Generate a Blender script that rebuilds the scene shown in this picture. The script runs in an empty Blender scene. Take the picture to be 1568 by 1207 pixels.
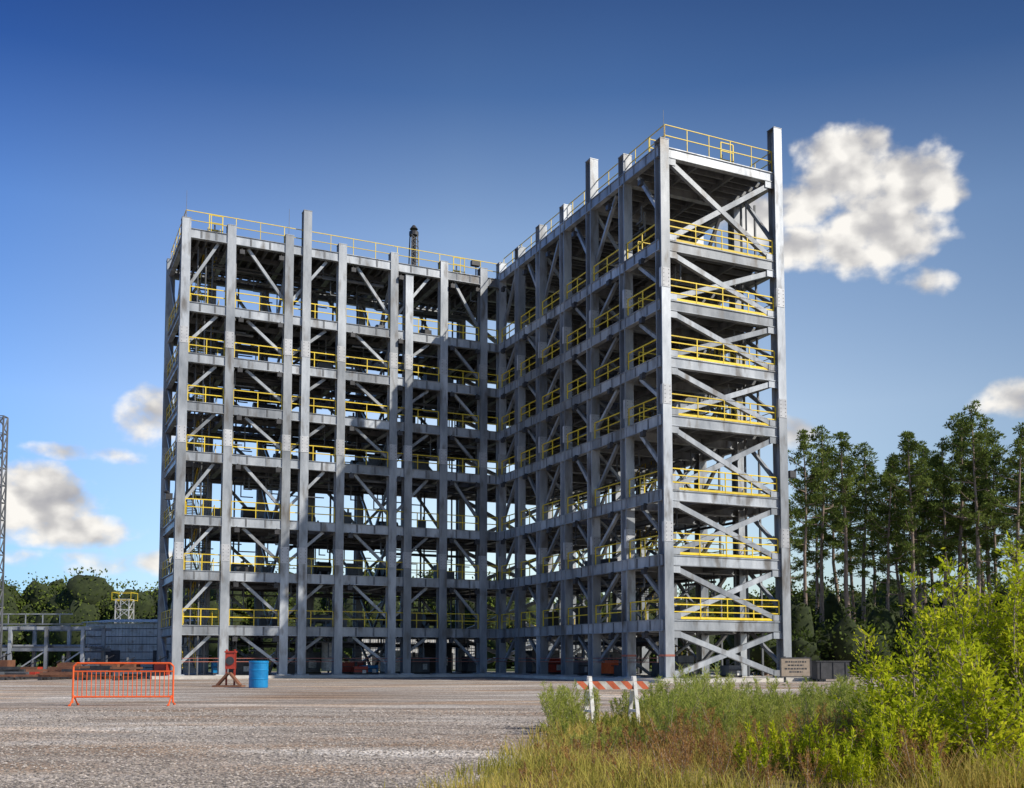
import bpy, math, random
import numpy as np
from mathutils import Vector, Matrix
random.seed(7); rng=np.random.default_rng(7)
R=math.radians
scene=bpy.context.scene
COL=scene.collection

# ------------------------------------------------------------------ materials
def newmat(name):
    m=bpy.data.materials.new(name); m.use_nodes=True
    nt=m.node_tree; nt.nodes.clear()
    out=nt.nodes.new('ShaderNodeOutputMaterial')
    return m,nt,out
def N(nt,t,**kw):
    n=nt.nodes.new(t)
    for k,v in kw.items(): setattr(n,k,v)
    return n
def ramp(nt,stops):
    r=N(nt,'ShaderNodeValToRGB'); e=r.color_ramp.elements
    while len(e)<len(stops): e.new(0.5)
    for i,(p,c) in enumerate(stops):
        e[i].position=p; e[i].color=(c[0],c[1],c[2],1)
    return r
def surf(name,c1,c2,scale=1.5,rough=0.6,metal=0.0,stretch=(1,1,1),bump=0.1,fine=14.0,dirt=None,isl=0.2):
    m,nt,out=newmat(name)
    tc=N(nt,'ShaderNodeTexCoord'); mp=N(nt,'ShaderNodeMapping'); mp.inputs['Scale'].default_value=stretch
    nt.links.new(tc.outputs['Object'],mp.inputs['Vector'])
    n1=N(nt,'ShaderNodeTexNoise'); n1.inputs['Scale'].default_value=scale; n1.inputs['Detail'].default_value=6; n1.inputs['Roughness'].default_value=0.65
    n2=N(nt,'ShaderNodeTexNoise'); n2.inputs['Scale'].default_value=fine; n2.inputs['Detail'].default_value=3
    nt.links.new(mp.outputs[0],n1.inputs['Vector']); nt.links.new(tc.outputs['Object'],n2.inputs['Vector'])
    r=ramp(nt,[(0.32,c1),(0.68,c2)])
    nt.links.new(n1.outputs['Fac'],r.inputs['Fac'])
    col=r.outputs['Color']
    geo=N(nt,'ShaderNodeNewGeometry')
    mi=N(nt,'ShaderNodeMapRange'); mi.inputs['To Min'].default_value=1-isl; mi.inputs['To Max'].default_value=1+isl
    nt.links.new(geo.outputs['Random Per Island'],mi.inputs['Value'])
    mx=N(nt,'ShaderNodeVectorMath',operation='SCALE'); nt.links.new(col,mx.inputs[0]); nt.links.new(mi.outputs[0],mx.inputs['Scale'])
    col=mx.outputs[0]
    if dirt:
        r2=ramp(nt,[(0.54,(0,0,0)),(0.70,(.85,.85,.85))])
        n3=N(nt,'ShaderNodeTexNoise'); n3.inputs['Scale'].default_value=scale*2.3; n3.inputs['Detail'].default_value=7
        nt.links.new(mp.outputs[0],n3.inputs['Vector']); nt.links.new(n3.outputs['Fac'],r2.inputs['Fac'])
        mm=N(nt,'ShaderNodeMix',data_type='RGBA'); nt.links.new(r2.outputs['Color'],mm.inputs['Factor'])
        nt.links.new(col,mm.inputs['A']); mm.inputs['B'].default_value=(*dirt,1); col=mm.outputs['Result']
    b=N(nt,'ShaderNodeBsdfPrincipled'); b.inputs['Roughness'].default_value=rough; b.inputs['Metallic'].default_value=metal
    nt.links.new(col,b.inputs['Base Color'])
    bp=N(nt,'ShaderNodeBump'); bp.inputs['Strength'].default_value=bump; bp.inputs['Distance'].default_value=0.03
    nt.links.new(n2.outputs['Fac'],bp.inputs['Height']); nt.links.new(bp.outputs[0],b.inputs['Normal'])
    nt.links.new(b.outputs[0],out.inputs['Surface'])
    return m
def foliage(name,cols,trans=0.35,nscale=0.35):
    m,nt,out=newmat(name)
    geo=N(nt,'ShaderNodeNewGeometry'); tc=N(nt,'ShaderNodeTexCoord')
    no=N(nt,'ShaderNodeTexNoise'); no.inputs['Scale'].default_value=nscale; no.inputs['Detail'].default_value=3
    nt.links.new(tc.outputs['Object'],no.inputs['Vector'])
    a=N(nt,'ShaderNodeMath',operation='MULTIPLY'); a.inputs[1].default_value=0.45; nt.links.new(geo.outputs['Random Per Island'],a.inputs[0])
    s=N(nt,'ShaderNodeMapRange'); s.inputs['From Min'].default_value=0.3; s.inputs['From Max'].default_value=0.7; s.inputs['To Max'].default_value=0.55
    nt.links.new(no.outputs['Fac'],s.inputs['Value'])
    ad=N(nt,'ShaderNodeMath',operation='ADD'); nt.links.new(a.outputs[0],ad.inputs[0]); nt.links.new(s.outputs[0],ad.inputs[1])
    k=len(cols); r=ramp(nt,[(i/(k-1),c) for i,c in enumerate(cols)])
    nt.links.new(ad.outputs[0],r.inputs['Fac'])
    d=N(nt,'ShaderNodeBsdfDiffuse'); nt.links.new(r.outputs['Color'],d.inputs['Color'])
    if trans>0:
        t=N(nt,'ShaderNodeBsdfTranslucent'); mx=N(nt,'ShaderNodeMixShader'); mx.inputs[0].default_value=trans
        nt.links.new(r.outputs['Color'],t.inputs['Color'])
        nt.links.new(d.outputs[0],mx.inputs[1]); nt.links.new(t.outputs[0],mx.inputs[2]); nt.links.new(mx.outputs[0],out.inputs['Surface'])
    else: nt.links.new(d.outputs[0],out.inputs['Surface'])
    return m

M_steel=surf('galvanised_steel',(0.19,0.21,0.235),(0.46,0.485,0.51),0.55,0.42,0.25,(1,1,0.3),0.15,dirt=(0.13,0.115,0.10),isl=.32)
M_steel2=surf('darkened_steel',(0.09,0.098,0.108),(0.21,0.22,0.235),0.9,0.6,0.2,(1,1,0.5),0.15)  # interior shade put into the colour; mast and beam stacks share it
M_splice=surf('splice_plate_steel',(0.38,0.39,0.41),(0.52,0.53,0.54),1.5,0.45,0.2)
M_deck=surf('deck_steel',(0.04,0.037,0.034),(0.09,0.082,0.074),1.2,0.7,0.1)  # base colour lowered to deepen the shade under the floors
M_yel=surf('safety_yellow_paint',(0.70,0.49,0.015),(0.86,0.65,0.05),3,0.5,bump=0.02)
M_dark=surf('dark_equipment',(0.02,0.02,0.022),(0.06,0.06,0.065),2,0.5)
M_conc=surf('concrete',(0.40,0.38,0.34),(0.62,0.59,0.54),0.8,0.85,fine=30,bump=0.2)
M_red=surf('red_paint',(0.3,0.03,0.02),(0.5,0.06,0.03),3,0.5)
M_tape=surf('faded_barrier_tape',(0.3,0.1,0.07),(0.45,0.16,0.11),3,0.6)
M_orange=surf('orange_paint',(0.75,0.10,0.02),(0.85,0.15,0.03),3,0.5,bump=0.02,isl=.05)
M_blue=surf('blue_plastic',(0.0,0.14,0.36),(0.01,0.24,0.52),2,0.35,bump=0.05,fine=4)
M_white=surf('white_paint',(0.55,0.54,0.51),(0.8,0.79,0.76),3,0.5,bump=0.05,dirt=(.4,.36,.3))
M_corr=surf('corrugated_metal',(0.40,0.42,0.42),(0.6,0.61,0.6),0.7,0.5,0.1,isl=.08,dirt=(.3,.25,.2))
M_rust=surf('rusty_steel',(0.12,0.05,0.03),(0.24,0.11,0.06),1.5,0.8)
M_bark=surf('pine_bark',(0.14,0.10,0.08),(0.38,0.30,0.24),2.5,0.9,stretch=(3,3,0.6),bump=0.6)
M_sign=surf('sign_board',(0.24,0.19,0.14),(0.36,0.29,0.22),3,0.6)

# ------------------------------------------------------------------ mesh helpers
def np_mesh(name,V,F,mats,midx=None,smooth=False):
    V=np.asarray(V,dtype=np.float32); F=np.asarray(F,dtype=np.int32)
    me=bpy.data.meshes.new(name); k=F.shape[1]
    me.vertices.add(len(V)); me.vertices.foreach_set('co',V.ravel())
    me.loops.add(F.size); me.loops.foreach_set('vertex_index',F.ravel())
    me.polygons.add(len(F)); me.polygons.foreach_set('loop_start',np.arange(0,F.size,k,dtype=np.int32))
    for m in mats: me.materials.append(m)
    if midx is not None: me.polygons.foreach_set('material_index',np.asarray(midx,dtype=np.int32))
    me.update(calc_edges=True); me.validate()
    return me
def add(name,me,parent=None,loc=None,rotz=0,scale=None):
    o=bpy.data.objects.new(name,me); COL.objects.link(o)
    if parent: o.parent=parent
    if loc: o.location=loc
    if rotz: o.rotation_euler=(0,0,rotz)
    if scale: o.scale=scale
    return o
def empty(name,loc=(0,0,0),rotz=0):
    o=bpy.data.objects.new(name,None); COL.objects.link(o); o.location=loc; o.rotation_euler=(0,0,rotz); o.empty_display_size=0.5
    return o
BF=np.array([[0,1,3,2],[4,6,7,5],[0,4,5,1],[2,3,7,6],[0,2,6,4],[1,5,7,3]])
class MB:
    def __init__(s): s.v=[];s.f=[];s.m=[];s.n=0
    def box(s,x0,x1,y0,y1,z0,z1,mi=0):
        for x in (x0,x1):
            for y in (y0,y1):
                for z in (z0,z1): s.v.append((x,y,z))
        for q in BF: s.f.append([int(i)+s.n for i in q]); s.m.append(mi)
        s.n+=8
    def beam(s,p,q,w,h,mi=0,up=(0,0,1)):
        p=Vector(p);q=Vector(q);d=(q-p).normalized();u=Vector(up)
        if abs(d.dot(u))>0.98: u=Vector((0,1,0))
        side=d.cross(u).normalized(); u=side.cross(d).normalized()
        for a in (p,q):
            for sy in (-1,1):
                for sz in (-1,1):
                    s.v.append(tuple(a+side*(sy*w/2)+u*(sz*h/2)))
        for qd in BF: s.f.append([int(i)+s.n for i in qd]); s.m.append(mi)
        s.n+=8
    def ibeam(s,p,q,d=0.8,w=0.42,t=0.07,mi=0,wt=None):
        s.beam(p,q,wt or t,d-0.02,mi)
        for sg in (-1,1):
            o=Vector((0,0,sg*(d/2-t/2)))
            s.beam(Vector(p)+o,Vector(q)+o,w,t,mi)
    def cyl(s,p,q,r0,r1=None,n=8,mi=0,cap=True):
        r1=r0 if r1 is None else r1
        p=Vector(p);q=Vector(q);d=(q-p).normalized();u=Vector((0,0,1)) if abs(d.z)<0.9 else Vector((1,0,0))
        a=d.cross(u).normalized();b=d.cross(a)
        for c,r in((p,r0),(q,r1)):
            for i in range(n):
                t=2*math.pi*i/n; s.v.append(tuple(c+a*(math.cos(t)*r)+b*(math.sin(t)*r)))
        for i in range(n):
            j=(i+1)%n; s.f.append([s.n+i,s.n+j,s.n+n+j,s.n+n+i]); s.m.append(mi)
        if cap:
            s.f.append([s.n+i for i in range(n)][::-1]); s.m.append(mi)
            s.f.append([s.n+n+i for i in range(n)]); s.m.append(mi)
        s.n+=2*n
    def mesh(s,name,mats):
        me=bpy.data.meshes.new(name); me.from_pydata(s.v,[],s.f)
        for m in mats: me.materials.append(m)
        me.polygons.foreach_set('material_index',s.m); me.update(); return me
    def obj(s,name,mats,parent=None,**k): return add(name,s.mesh(name,mats),parent,**k)

# ------------------------------------------------------------------ the steel structure
S=empty('steel_frame_tower_structure',(11.5,77.7,0),R(24.94))
W=10.9; LA=29.9; LE=LA+W; BL=-31.2
LV=[4.24,9.1,14.0,19.7,24.2,28.6,33.25]
RA=[0,5.4,10.9,15.8,20.7,25.4,LA,35.3,LE]
LB=[BL,-27.2,-21.9,-16.8,-11.6,-6.4,-2.1]
col=MB(); gir=MB(); brc=MB(); deck=MB(); rail=MB(); spl=MB(); misc=MB(); stair=MB()
def column(b,a,top,w=0.78,d=0.86):
    t=0.09
    zs=[0.35,11.2,21.6,30.6,top]
    for z0,z1 in zip(zs[:-1],zs[1:]):
        if z1-z0<.5: continue
        col.box(b-w/2,b+w/2,a-d/2,a-d/2+t,z0+.004,z1)
        col.box(b-w/2,b+w/2,a+d/2-t,a+d/2,z0+.004,z1)
        col.box(b-0.05,b+0.05,a-d/2+t,a+d/2-t,z0+.004,z1-0.003)
    col.box(b-w/2-0.02,b+w/2+0.02,a-d/2-0.02,a+d/2+0.02,top,top+0.06)
    col.box(b-0.65,b+0.65,a-0.65,a+0.65,0.28,0.35)
    misc.box(b-0.8,b+0.8,a-0.8,a+0.8,0.0,0.28,1)
    for z in (11.2,21.6,30.6):
        h=0.75
        spl.box(b-w/2+0.05,b+w/2-0.05,a-d/2-0.03,a-d/2-0.002,z-h,z+h)
        spl.box(b-w/2-0.03,b-w/2-0.002,a-d/2+0.0,a-d/2+0.3,z-h,z+h)
        for i in range(5):
            for sx in (-0.22,0.22):
                zz=z-h+0.15+i*0.3
                spl.box(b+sx-0.025,b+sx+0.025,a-d/2-0.05,a-d/2-0.031,zz-0.025,zz+0.025,1)
def top_r(b,a):
    if (b==0 and a==10.9) or (b==W and a==0): return 44.7
    if a==0: return 41.45
    return 42.6 if a<22 else 42.2
for a in RA:
    for b in (0,W): column(b,a,top_r(b,a))
for b in LB:
    for a in (LA,LE): column(b,a,41.3)
for b in (-20.25,-10.1):
    column(b,LA-0.12,43.9 if b<-15 else 39.2)
ROOFR=40.6; ROOFL=40.0
def seg_list(c): return list(zip(c[:-1],c[1:]))
LBX=LB+[0]
for L,z in enumerate(LV+[None]):
    zr=z if z else ROOFR; zl=z if z else ROOFL
    for b,s in ((0,-1),(W,1)):
        for a0,a1 in seg_list(RA):
            if b==0 and a0>=LA-.1: gir.ibeam((b,a0,zr),(b,a1,zr),0.85,0.5); continue
            gir.beam((b+s*.16,a0,zr),(b+s*.16,a1,zr),0.30,0.80); gir.beam((b+s*.16,a0,zr+.41),(b+s*.16,a1,zr+.41),0.46,0.05); gir.beam((b+s*.16,a0,zr-.41),(b+s*.16,a1,zr-.41),0.46,0.05)
    for a in RA: gir.ibeam((0,a,zr-0.01),(W,a,zr-0.01),0.82,0.46,wt=.3 if a==0 else None)
    for a,s in ((LA,-1),(LE,1)):
        for b0,b1 in seg_list(LBX):
            gir.beam((b0,a+s*.16,zl+.004),(b1,a+s*.16,zl+.004),0.30,0.80); gir.beam((b0,a+s*.16,zl+.415),(b1,a+s*.16,zl+.415),0.46,0.05); gir.beam((b0,a+s*.16,zl-.407),(b1,a+s*.16,zl-.407),0.46,0.05)
    for b in LB: gir.ibeam((b,LA,zl-0.01),(b,LE,zl-0.01),0.82,0.46)
    for a0,a1 in seg_list(RA[:7]):
        for f in (.33,.66): aa=a0+(a1-a0)*f; gir.box(-.34,-.311,aa-.08,aa+.08,zr-.38,zr+.38,1)
    for b0,b1 in seg_list(LBX):
        for f in (.33,.66): bb=b0+(b1-b0)*f; gir.box(bb-.08,bb+.08,LA-.34,LA-.311,zl-.38,zl+.38,1)
    for a0,a1 in seg_list(RA):
        n=4 if z else 6
        for i in range(1,n): 
            a=a0+(a1-a0)*i/n; gir.beam((0.2,a,zr+0.17),(W-0.2,a,zr+0.17),0.16,0.42,1)
    for b0,b1 in seg_list(LBX):
        n=4 if z else 6
        for i in range(1,n):
            b=b0+(b1-b0)*i/n; gir.beam((b,LA+0.2,zl+0.17),(b,LE-0.2,zl+0.17),0.16,0.42,1)
    for f in (0.33,0.66):
        gir.beam((W*f,0,zr-0.05),(W*f,LE,zr-0.05),0.2,0.5,1)
        gir.beam((BL,LA+W*f,zl-0.05),(0,LA+W*f,zl-0.05),0.2,0.5,1)
    def panel(x0,x1,y0,y1,zz):
        if z and rng.random()<0.08: return
        deck.box(x0+0.02,x1-0.02,y0+0.02,y1-0.02,zz+0.43,zz+0.5)
    for a0,a1 in seg_list(RA):
        for k in range(3): panel(0.3+(W-0.6)*k/3,0.3+(W-0.6)*(k+1)/3,a0,a1,zr)
    for b0,b1 in seg_list(LBX):
        for k in range(3): panel(b0,b1,LA+0.3+(W-0.6)*k/3,LA+0.3+(W-0.6)*(k+1)/3,zl)
def railing(p,q,h=1.45,mids=(0.75,),sp=1.8,r=0.07,toe=False):
    p=Vector(p);q=Vector(q); L=(q-p).length; n=max(1,round(L/sp))
    for hh in (h,)+tuple(mids): rail.beam(p+Vector((0,0,hh)),q+Vector((0,0,hh)),r,r)
    for i in range(n+1):
        c=p.lerp(q,i/n); rail.beam(c,c+Vector((0,0,h-0.035)),r*0.9,r*0.9)
    if toe: rail.beam(p+Vector((0,0,0.09)),q+Vector((0,0,0.09)),0.03,0.18)
for z in LV:
    zz=z+0.5
    for b,s in((0,1),(W,-1)):
        for a0,a1 in seg_list(RA):
            if b==0 and a0>=LA-0.1: continue
            railing((b-s*0.12,a0+0.5,zz-.05),(b-s*0.12,a1-0.5,zz-.05),r=.08 if b==0 else .055)
    for a,s in ((LA,1),(LE,-1)):
        for b0,b1 in seg_list(LBX):
            if s<0 and rng.random()<.15: continue
            railing((b0+0.45,a-s*0.12,zz-.05),(b1-0.45,a-s*0.12,zz-.05),r=.08 if s>0 else .06)
    railing((0.5,-0.1,zz-.05),(W-0.5,-0.1,zz-.05),1.6,(.55,1.1),2.5,0.08,True)
    railing((0.5,4.3,zz),(W-2.5,4.3,zz),r=.06)
    railing((0.5,LE,zz),(W-0.5,LE,zz),r=.05)
    railing((BL-.1,LA+0.5,zz),(BL-.1,LE-0.5,zz))
for zz,pts in ((ROOFR+0.5,[(0.3,LA,),(0.3,0),(W-0.3,0),(W-0.3,LE)]),(ROOFL+0.5,[(0,LA+.2),(BL,LA+.2),(BL,LE),(0,LE)])):
    for p,q in zip(pts[:-1],pts[1:]): railing((*p,zz),(*q,zz),1.75,(0.9,),2.2,0.06,False)
def diag(p,q,w=0.26): brc.beam(p,q,w,w)
ZB=[0.4]+LV
gaps=list(zip(ZB,LV+[None]))
for gi,(z0,z1) in enumerate(gaps):
    zr=(z1 or ROOFR)-0.45; zl=(z1 or ROOFL)-0.45; lo=z0+(0.45 if z0>1 else 0)
    for a in (0.02,LE-0.02):
        brc.beam((0.35,a,zr),(W-0.35,a,lo),0.32,0.40); brc.beam((0.35,a+0.03,lo),(W-0.35,a+0.03,zr),0.32,0.40)
    for b in (.7,W-.7):
        brc.box(b-.45,b+.45,-.19,-.165,zr-.5,zr); brc.box(b-.45,b+.45,-.19,-.165,lo,lo+.45)
    for b,s in ((0,1),(W,-1)):
        for i,(a0,a1) in enumerate(seg_list(RA)):
            if b==0 and a0>=LA-0.1: continue
            bb=b+s*.25; w=a1-a0; h=zr-lo
            if i%2==0: diag((bb,a0+0.3,lo+.3*h),(bb,a0+.68*w,zr))
            else: diag((bb,a0+.32*w,zr),(bb,a1-0.3,lo+.3*h))
    for a,s in ((LA,1),(LE,-1)):
        for i,(b0,b1) in enumerate(seg_list(LBX)):
            if i==len(LBX)-2: continue
            aa=a+s*.25; w=b1-b0; h=zl-lo
            if i%2==0: diag((b0+0.3,aa,lo+.25*h),(b0+.72*w,aa,zl))
            else: diag((b0+.3*w,aa,zl),(b1-0.3,aa,lo+.25*h))
    for a in (10.9,20.7,LA):
        diag((0.3,a,zr),(W/2,a,lo),0.22); diag((W-0.3,a,zr),(W/2,a,lo),0.22)
    for b in (BL,-21.9,-11.6):
        diag((b,LA+0.3,zl),(b,LA+W/2,lo),0.22); diag((b,LE-0.3,zl),(b,LA+W/2,lo),0.22)
def flight(p,q,w=1.1):
    p=Vector(p);q=Vector(q);d=(q-p); h=Vector((d.y,-d.x,0)).normalized()
    for s in (-1,1):
        stair.beam(p+h*s*w/2,q+h*s*w/2,0.06,0.3)
        stair.beam(p+h*s*w/2+Vector((0,0,1.3)),q+h*s*w/2+Vector((0,0,1.3)),0.06,0.06,1)
        for k in range(6):
            c=p.lerp(q,k/5)+h*s*w/2; stair.beam(c,c+Vector((0,0,1.3)),0.05,0.05,1)
    n=14
    for k in range(n):
        c=p.lerp(q,(k+0.5)/n); u=Vector((d.x,d.y,0)).normalized()*0.14
        stair.beam(c-u,c+u,w-0.06,0.04)
for k,(z0,z1) in enumerate(gaps):
    z0b=z0+0.5; zt=(z1 or ROOFL)+0.5; zm=(z0b+zt)/2
    flight((-29.8,LA+2.2,z0b),(-29.8,LA+7.6,zm)); flight((-28.4,LA+7.6,zm),(-28.4,LA+2.2,zt))
    stair.box(-30.4,-27.8,LA+7.6,LA+9,zm-0.05,zm)
    if k in (4,5): flight((W-2.6,1.5,z0b),(W-2.6,5.0,zm),0.9)
    flight((W-1.3,12,z0b),(W-1.3,17,zm)); flight((W-2.6,17,zm),(W-2.6,12,zt)); 
for b in (-29.9,-29.2,-28.6): misc.cyl((b,LA+1.4,0.3),(b,LA+1.4,39.5),0.07,n=6)
for b,a in ((-26.6,LA+0.9),(-15,LE-1.2),(-5,LE-1),(1.2,8),(1.2,22),(W-1,3.2),(W-1,20)): misc.cyl((b,a,0.3),(b,a,39.5),0.1,n=6)
for i,(b0,b1) in enumerate(seg_list(LBX)):
    m=(b0+b1)/2
    misc.box(m-0.07,m+0.07,LE-0.1,LE+0.05,0.3,39.5)
for i,(a0,a1) in enumerate(seg_list(RA)):
    m=(a0+a1)/2; misc.box(W-0.05,W+0.1,m-0.07,m+0.07,0.3,39.5)
for z in LV+[39.6]:
    for _ in range(16):
        b=rng.uniform(BL+1,-6); L=rng.uniform(4,12); a=rng.uniform(LA+1,LE-1); r=rng.uniform(0.06,0.18); dz=rng.uniform(.5,1.2)
        misc.cyl((b,a,z-dz-r),(min(b+L,0),a,z-dz-r),r,n=6,mi=int(rng.integers(0,2))*2)
    for _ in range(10):
        a=rng.uniform(1,26); L=rng.uniform(4,12); b=rng.uniform(1,W-1); r=rng.uniform(0.06,0.16); dz=rng.uniform(.55,1.2)
        misc.cyl((b,a,z-dz-r),(b,a+L,z-dz-r),r,n=6,mi=int(rng.integers(0,2))*2)
    for _ in range(22):
        b=rng.uniform(BL+1,-1); a=rng.uniform(LA+1,LE-1); h=rng.uniform(.8,2.4); misc.box(b-.05,b+.05,a-.05,a+.05,z-.4-h,z-.4)
        misc.box(b-.05,b+rng.uniform(.5,2),a-.05,a+.05,z-.5-h,z-.4-h)
    for _ in range(14):
        a=rng.uniform(1,28); b=rng.uniform(1,W-1); h=rng.uniform(.8,2.4); misc.box(b-.05,b+.05,a-.05,a+.05,z-.4-h,z-.4)
        misc.box(b-.05,b+.05,a-.05,a+rng.uniform(.5,2),z-.5-h,z-.4-h)
    for b in (-26.3,-22.7,-15.8,-11.0,-5.6,-2.9):
        misc.box(b-0.22,b+0.22,LA-0.75,LA-0.5,z-0.95,z-0.55,2)
        misc.box(b-0.03,b+0.03,LA-0.6,LA-0.3,z-0.56,z-0.4,2)
    for a in (2,7,13,18,23,28):
        misc.box(-0.8,-0.5,a-0.2,a+0.2,z-0.95,z-0.55,2); misc.box(-0.65,-0.3,a-0.03,a+0.03,z-0.56,z-0.4,2)
    if z<39:
        for _ in range(9):
            b=rng.uniform(BL+4,-2); a=rng.uniform(LA+2,LE-1.5); s=rng.uniform(0.3,0.9); h=rng.uniform(0.6,1.9)
            misc.box(b-s,b+s,a-s*.6,a+s*.6,z+0.5,z+0.5+h,[0,2,0,2,0][int(rng.integers(0,5))])
            misc.cyl((b+s*.5,a,z+0.5+h),(b+s*.5,a,z+0.9+h),0.1,n=8)
        for _ in range(3):  # small horizontal and upright vessels on saddles
            b=rng.uniform(BL+5,-4); a=rng.uniform(LA+3,LE-2); r=rng.uniform(.4,.7); L=rng.uniform(1.2,2.4)
            misc.cyl((b-L/2,a,z+.9+r),(b+L/2,a,z+.9+r),r,n=14,mi=[0,2][int(rng.integers(0,2))])
            for q in (-.3,.3): misc.box(b+q*L-.08,b+q*L+.08,a-r*.8,a+r*.8,z+.5,z+.9+r*.5)
        for _ in range(6):
            a=rng.uniform(3,28); b=rng.uniform(1.5,W-2); s=rng.uniform(0.3,0.8); h=rng.uniform(0.6,1.8)
            misc.box(b-s*.6,b+s*.6,a-s,a+s,z+0.5,z+0.5+h,[0,2,0,2,0][int(rng.integers(0,5))])
for (b,a,z) in ((BL-0.9,LA-0.1,15.8),(W+0.9,-0.2,16.2)):
    s=1 if b>0 else -1
    misc.beam((b-s*0.6,a,z),(b,a,z),0.08,0.08); misc.box(b-0.35,b+0.25,a-0.3,a+0.15,z-0.1,z+0.45,2); misc.beam((b,a,z+.3),(b+s*.35,a-.3,z+.6),.4,.12,2)
for b,a in ((BL,LA),(0.2,0),(W,LE),(-21.9,LA)): misc.cyl((b,a,41),(b,a,44.0),0.03,0.015,n=5)
for k,(b,a,z) in enumerate(((-28.4,LA+1.2,ROOFL+.5),(-4.2,LA+1.2,ROOFL+.5),(1.4,3.0,ROOFR+.5),(W-4,1.0,ROOFR+.5))):
    for dx in (-0.6,0.6): stair.beam((b+dx,a,z),(b+dx,a,z+2.1),0.08,0.08,1)
    for h in (0.7,1.4,2.1): stair.beam((b-.6,a,z+h),(b+.6,a,z+h),0.06,0.06,1)
    misc.box(b-0.35,b+0.35,a+0.5,a+0.9,z+0.2,z+1.0,2); misc.cyl((b,a+.7,z),(b,a+.7,z+1.5),0.08,n=6)
vb,va=-7.4,LA+6
for dx in (-.45,.45):
    for dy in (-.45,.45): misc.beam((vb+dx,va+dy,40.4),(vb+dx*.7,va+dy*.7,46.2),0.1,0.1,2)
for k in range(8):
    z=40.6+k*0.7; misc.beam((vb-.4,va-.4,z),(vb+.4,va-.4,z+.65),0.06,0.06,2); misc.beam((vb+.4,va-.4,z),(vb-.4,va-.4,z+.65),0.06,0.06,2)
misc.cyl((vb,va,40.4),(vb,va,46.6),0.2,n=8,mi=2); misc.cyl((vb,va,46.2),(vb,va,46.6),0.5,0.5,n=10,mi=2); misc.cyl((vb,va,46.9),(vb,va,47.3),0.45,0.15,n=10,mi=2)
misc.cyl((-2.4,LA+1,40.4),(-2.4,LA+1,42.3),0.07,n=6,mi=2); misc.box(-2.9,-2.0,LA+.8,LA+1.3,42.0,42.5,2)
G=[(-25,34,1.2,.8,1.6,2),(-23,37,.9,.9,2.2,0),(-14,36,1.4,.8,1.4,4),(-12.6,33.5,.8,.6,1.1,5),(-13.8,32.6,.7,.5,1.0,4),(-18,38,1.5,1,2.4,0),(-9,37,1,.9,2.6,3),(-7.3,34,.9,.9,1.9,0),(-4,38,1.5,1,3,2),(-1,35,.8,.8,2,0),(-27,33,.6,.6,1.4,5),(-20,34,.7,.7,1.2,2),
   (4,6,1.0,.8,1.4,2),(7,9,.8,1.2,2,0),(4,14,1.2,1,1.6,6),(7,20,1.2,1.3,2.4,0),(3,25,1,1,1.8,4),(8,3,.6,.6,1.2,0),(5,31,1.5,1,2.6,0),(1.6,9,.5,.6,1.2,2),(1.8,17,.5,.9,1.6,0)]
for b,a,sx,sy,h,mi in G:
    misc.box(b-sx,b+sx,a-sy,a+sy,0.45,h,mi); misc.box(b-sx*1.05,b+sx*1.05,a-sy*1.05,a+sy*1.05,0.252,0.45,2)
    misc.cyl((b-sx*.5,a,h),(b-sx*.5,a,h+.5),0.15,n=8,mi=2); misc.beam((b-sx,a-sy-.05,h*.7),(b+sx,a-sy-.05,h*.7),.06,.06,2)
    misc.beam((b-sx,a-sy,h),(b+sx,a-sy,h+.7),.05,.05,2); misc.box(b+sx*.2,b+sx*.7,a-sy-.08,a-sy-.01,h*.35,h*.65,3)
misc.cyl((-16,35,0.6),(-16,35,3.4),0.9,n=16,mi=3)
for z in (1.45,1.75):
    for b0,b1 in seg_list(LBX): misc.box(b0+.42,b1-.42,LA-.46,LA-.45,z,z+0.05,7)
    for a0,a1 in seg_list(RA[:7]): misc.box(-.43,-.42,a0+.46,a1-.46,z,z+0.05,7)
for b,a in ((0,0),(0,5.4)):
    misc.box(b-.4,b+.4,a-.46,a-.435,1.9,2.05,7); misc.box(b-.42,b-.395,a-.46,a+.435,1.9,2.05,7)
col.obj('columns',[M_steel],S); gir.obj('girders',[M_steel,M_steel2],S); brc.obj('diagonal_braces',[M_steel],S)
deck.obj('floor_decks',[M_deck],S); rail.obj('yellow_railings',[M_yel],S); spl.obj('splice_plates',[M_splice,M_dark],S)
stair.obj('stairs',[M_steel2,M_yel],S)
misc.obj('equipment_and_piping',[M_steel2,M_conc,M_dark,M_white,M_red,M_blue,M_orange,M_tape],S)
sl=MB(); sl.box(-2.2,W+2.2,-2.2,LE+3,-0.3,0.25); sl.box(BL-2.2,-2.2,LA-2.2,LE+3,-0.3,0.25)
sl.obj('concrete_slab',[M_conc],S)

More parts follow.
